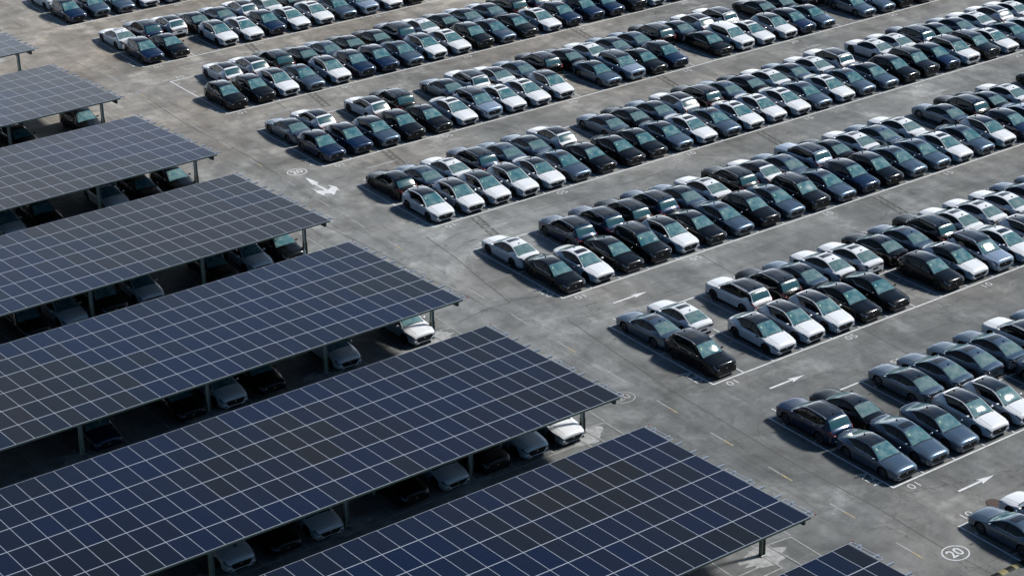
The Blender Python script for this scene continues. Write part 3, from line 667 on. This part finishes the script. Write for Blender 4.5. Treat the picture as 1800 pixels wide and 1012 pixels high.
# ------------------------------------------------------------------ solar canopies
CANW = {0: 'topmost', 1: 'second from the top', 2: 'third from the top', 3: 'fourth from the top', 4: 'fourth from the bottom', 5: 'third from the bottom', 6: 'second from the bottom', 7: 'bottommost'}
# right end x (near, far), near edge y, far edge y
CAN = {0: (-9.95, -10.1, 89.3, 101.7), 1: (-9.68, -10.0, 73.94, 86.38), 2: (-9.54, -10.0, 58.64, 71.03), 3: (-9.48, -9.85, 43.15, 55.74), 4: (-9.48, -9.74, 27.58, 40.43), 5: (-9.75, -9.84, 11.79, 24.6), 6: (-10.21, -10.29, -3.94, 9.08), 7: (-9.75, -9.85, -19.2, -6.27)}
ZN, ZF, PW, NC, NR = 3.75, 3.20, 1.093, 46, 6
camM = (Matrix.Translation(cam.location) @ cam.rotation_euler.to_matrix().to_4x4()).inverted()
def in_frame(p):
    c = camM @ Vector(p); d = -c.z
    return (abs(c.x / d) < .255 and abs(c.y / d) < .145, d)
tr = random.Random(3)
for m_, (xn, xf, yn, yf) in CAN.items():
    root = bpy.data.objects.new('solar_canopy', None); link(root); xr = (xn + xf) / 2 
    root.location = (xr, (yn + yf) / 2, 0)
    tag(root, 'long steel canopy roofed with dark solar panels, %s of the eight canopies' % CANW[m_], 'solar canopy', 'solar canopies along the left side')
    T = Matrix.Translation(-root.location)
    slope = math.atan2(ZN - ZF, yf - yn); dep = math.hypot(yf - yn, ZN - ZF); pl = dep / NR
    def surfp(u, v, hgt=0):      # u along -x from right end, v 0..1 from far edge to near edge
        y = yf + (yn - yf) * v; z = ZF + (ZN - ZF) * v; x = xf + (xn - xf) * v
        return Vector((x - u, y, z + hgt)) - root.location
    def panel(mb, c, r_):
        u0, u1 = c * PW + .002, (c + 1) * PW - .002; v0, v1 = (r_ + .002 / pl) / NR, (r_ + 1 - .002 / pl) / NR
        A = [surfp(u1, v1), surfp(u0, v1), surfp(u0, v0), surfp(u1, v0)]
        fu, fv = .014, .027 / dep
        I = [surfp(u1 - fu, v1 - fv, .001), surfp(u0 + fu, v1 - fv, .001), surfp(u0 + fu, v0 + fv, .001), surfp(u1 - fu, v0 + fv, .001)]
        D = [q - Vector((0, 0, .035)) for q in A]
        mb.add(A + I + D, [(0, 1, 5, 4), (1, 2, 6, 5), (2, 3, 7, 6), (3, 0, 4, 7), (8, 9, 1, 0), (9, 10, 2, 1), (10, 11, 3, 2), (11, 8, 0, 3), (11, 10, 9, 8)], 0)
        mb.add(I, [(0, 1, 2, 3)], 1)
    cells = []
    for c in range(NC):
        for r_ in range(NR):
            p = surfp((c + .5) * PW, (r_ + .5) / NR) + root.location; ok, d = in_frame(p); cells.append((not ok, d, c, r_))
    cells.sort(); base = tr.uniform(.3, .42) + (.38 if m_ <= 3 else .22 if m_ == 4 else 0); rest = MB(); tones = []  # far canopies greyer: their sky reflection is put into the cell tone
    def tone(c, r_):
        t = base + .28 * math.sin(c * .21 + m_ * 2.1 + r_ * .13) + .10 * math.sin(r_ * 1.3 + m_) + tr.uniform(-.13, .13)  # slow waves paint regional sky reflection; random part is each panel's own tone
        return min(max(t, 0), 1)
    def put_tone(me, vals):
        at = me.attributes.new('tone', 'FLOAT', 'FACE'); at.data.foreach_set('value', vals)
    for i, (_, _, c, r_) in enumerate(cells):
        t = tone(c, r_)
        if i < 100:
            mb = MB(); panel(mb, c, r_); o = mb.obj('solar_panel', [PFRAME, CELLS], root); put_tone(o.data, [t] * len(o.data.polygons))
        else: panel(rest, c, r_); tones += [t] * 10
    o = rest.obj('solar_panels', [PFRAME, CELLS], root); put_tone(o.data, tones); o['kind'] = 'stuff'
    # rails under every panel row, their ends poking out
    for r_ in range(NR):
        for q in (.22, .78):
            v = (r_ + q) / NR; ext = .50
            mb = MB(); mb.bar(surfp(-ext, v, -.085), surfp(NC * PW, v, -.085), .08, .13); mb.obj('rail', RAIL, root)
    for r_ in (0, 3, 5):        # open end frames beside three of the panel rows
        mb = MB(); v0, v1 = (r_ + .02) / NR, (r_ + .98) / NR
        for u in (-.06, -.30): mb.bar(surfp(u, v0, -.01), surfp(u, v1, -.01), .035, .035)
        for v in (v0, (v0 * 2 + v1) / 3, (v0 + v1 * 4) / 5, v1): mb.bar(surfp(-.04, v, -.01), surfp(-.32, v, -.01), .035, .030)
        mb.obj('end_frame', PFRAME, root)
    for v in (0., 1.):
        mb = MB(); p = surfp(-.36, v, .02); mb.box(p.x - .03, p.x + .03, p.y - .03, p.y + .03, p.z - .03, p.z + .02); mb.obj('red_end_cap', REDM, root)
    mb = MB(); mb.bar(surfp(-.02, 1., -.06) + Vector((0, -.02, 0)), surfp(NC * PW, 1., -.06) + Vector((0, -.02, 0)), .03, .10); mb.obj('gutter_edge', BEAM, root)
    for k in range(6):
        px = xn - .25 - 8.17 * k + (.25 if k else 0); ly = yn - root.location.y + 3.08; X = px - root.location.x
        # rafter: tapered beam under the panels
        mb = MB(); 
        def zt_(y): return ZN + (ZF - ZN) * (y - (yn - root.location.y)) / (yf - yn) - .14
        ya, yb, yc = yn - root.location.y + .12, yf - root.location.y - .15, ly
        prof = [(ya, .30), (yc, .34), (yc + 6.9, .34), (yb, .14)]
        vs_ = []
        for (y, d) in prof: vs_ += [(X - .07, y, zt_(y)), (X + .07, y, zt_(y)), (X + .07, y, zt_(y) - d), (X - .07, y, zt_(y) - d)]
        mb.add(vs_, [(0, 1, 2, 3)[::-1], (12, 13, 14, 15)] + [(a_ * 4 + b_, a_ * 4 + (b_ + 1) % 4, a_ * 4 + 4 + (b_ + 1) % 4, a_ * 4 + 4 + b_)[::-1] for a_ in range(3) for b_ in range(4)])
        mb.obj('rafter', BEAM, root)
        for yy in (ly, ly + 6.9):
            mb = MB(); ht = zt_(yy) - .30
            for bx in ((-.10, .10, -.012, .012), (-.115, -.097, -.09, .09), (.097, .115, -.09, .09)): mb.box(X + bx[0], X + bx[1], yy + bx[2], yy + bx[3], 0, ht)
            mb.box(X - .17, X + .17, yy - .17, yy + .17, .03, .06)
            po = mb.obj('post', POST, root)
            mb = MB()
            for sx in (-1, 1):
                for sy in (-1, 1): mb.box(X + sx * .12 - .014, X + sx * .12 + .014, yy + sy * .10 - .014, yy + sy * .10 + .014, .03, 1.15)
            mb.obj('post_guard', GUARD, po)
        mb = MB(); mb.box(X - 1.1, X - .9, ly - 2.3, ly - 2.15, zt_(ly - 2.2) - .32, zt_(ly - 2.2) - .1); mb.obj('canopy_lamp', LAMPB, root)
    # pale repair concrete round the post feet and the bay lines below
    mb = MB()
    for k in range(6):
        px = xn - .25 - 8.17 * k + (.25 if k else 0); q = random.Random(k * 9 + m_)
        for yy in (yn + 3.08, yn + 9.98):
            pts = [(px + (1.05 + q.uniform(-.3, .35)) * math.cos(t) * (1.25 if abs(math.cos(t)) > .6 else 1), yy - .15 + (.75 + q.uniform(-.15, .3)) * math.sin(t), .004) for t in [i * math.pi / 12 for i in range(24)]]
            mb.add(pts, [tuple(range(24))])
    tag(mb.obj('concrete_patches', PATCH), kind='structure')
    y0 = yn + 2.35; mb = MB(); z = .008
    mb.line((-10.3, y0), (-60, y0), .1, z); mb.line((-10.3, y0 + 5), (-60, y0 + 5), .09, z)
    for k in range(6):
        bx = xn + .25 - 8.17 * k
        for j in range(4 if k else 3):
            X = bx + (0 if k == 0 else .0) - .33 - 2.72 * j + (.0)
            mb.line((X, y0), (X, y0 + 10), .085, z + .004)
    for k in range(18):
        X = xn - .25 - 8.17 * (k // 3) - 1.07 - 2.72 * (k % 3) + 1.25
        mb.line((X - .16, y0 + .95), (X - .5, y0 + .95), .05, z + .004); mb.line((X - .16, y0 + 3.6), (X - .5, y0 + 3.6), .05, z + .004)
    y0 += 1.5; mb.line((-7.95, y0 - .25), (-7.8, y0 + 10), .08, z); mb.line((-8.05, y0 - .4), (-8.05, y0 - 3.4), .09, z + .008)
    mb.line((-10.5, y0), (-10.45, y0 - 2.3), .1, z + .012); mb.line((-10.4, y0 - 2.3), (-13.4, y0 - 2.3), .1, z + .016); mb.line((-8.05, y0 - .4), (-9.7, y0 - .2), .09, z + .012); mb.line((-9.6, y0 - .2), (-9.4, y0 - 4.), .09, z + .016)
    tag(mb.obj('bay_lines', FADEP), kind='structure')
UNDER = {0: '2WS', 1: '0KV 2KS 3KT', 2: '0KS 1KT 2WS 4KV 5WC', 3: '0KC 1WC 2KS 4WC 5KV 6WS 7KC', 4: '0WC 2WC 4KT 5WC 6KS 8BS', 5: '0WS 1WC 2KV 3WS 4KC 6WS 7KS 8WC', 6: '2KS 3WC 5GS'}
for m_, s in UNDER.items():
    xn, xf, yn, yf = CAN[m_]; y0 = yn + 2.35
    for q, tok in enumerate(s.split()):
        k, code = re.match(r'(\d+)(\w+)', tok).groups(); k = int(k)
        x = xn - .25 - 8.17 * (k // 3) - 1.07 - 2.72 * (k % 3) + rnd.uniform(-.07, .07)
        Lc = SPEC['S' if code[1] in 'ST' else 'V' if code[1] in 'VU' else code[1]]['L']
        lab = 'shaded %s %s under canopy %s, %s from its right end' % (COLN[code[0]], {'S': 'sedan', 'T': 'sedan', 'C': 'crossover', 'V': 'SUV'}[code[1]], CANW[m_], ORD[q + 1])
        put_car(code, x, y0 + Lc / 2 + rnd.uniform(.02, .16), False, lab, 'cars parked under the solar canopies')
print('objects', len(bpy.data.objects))
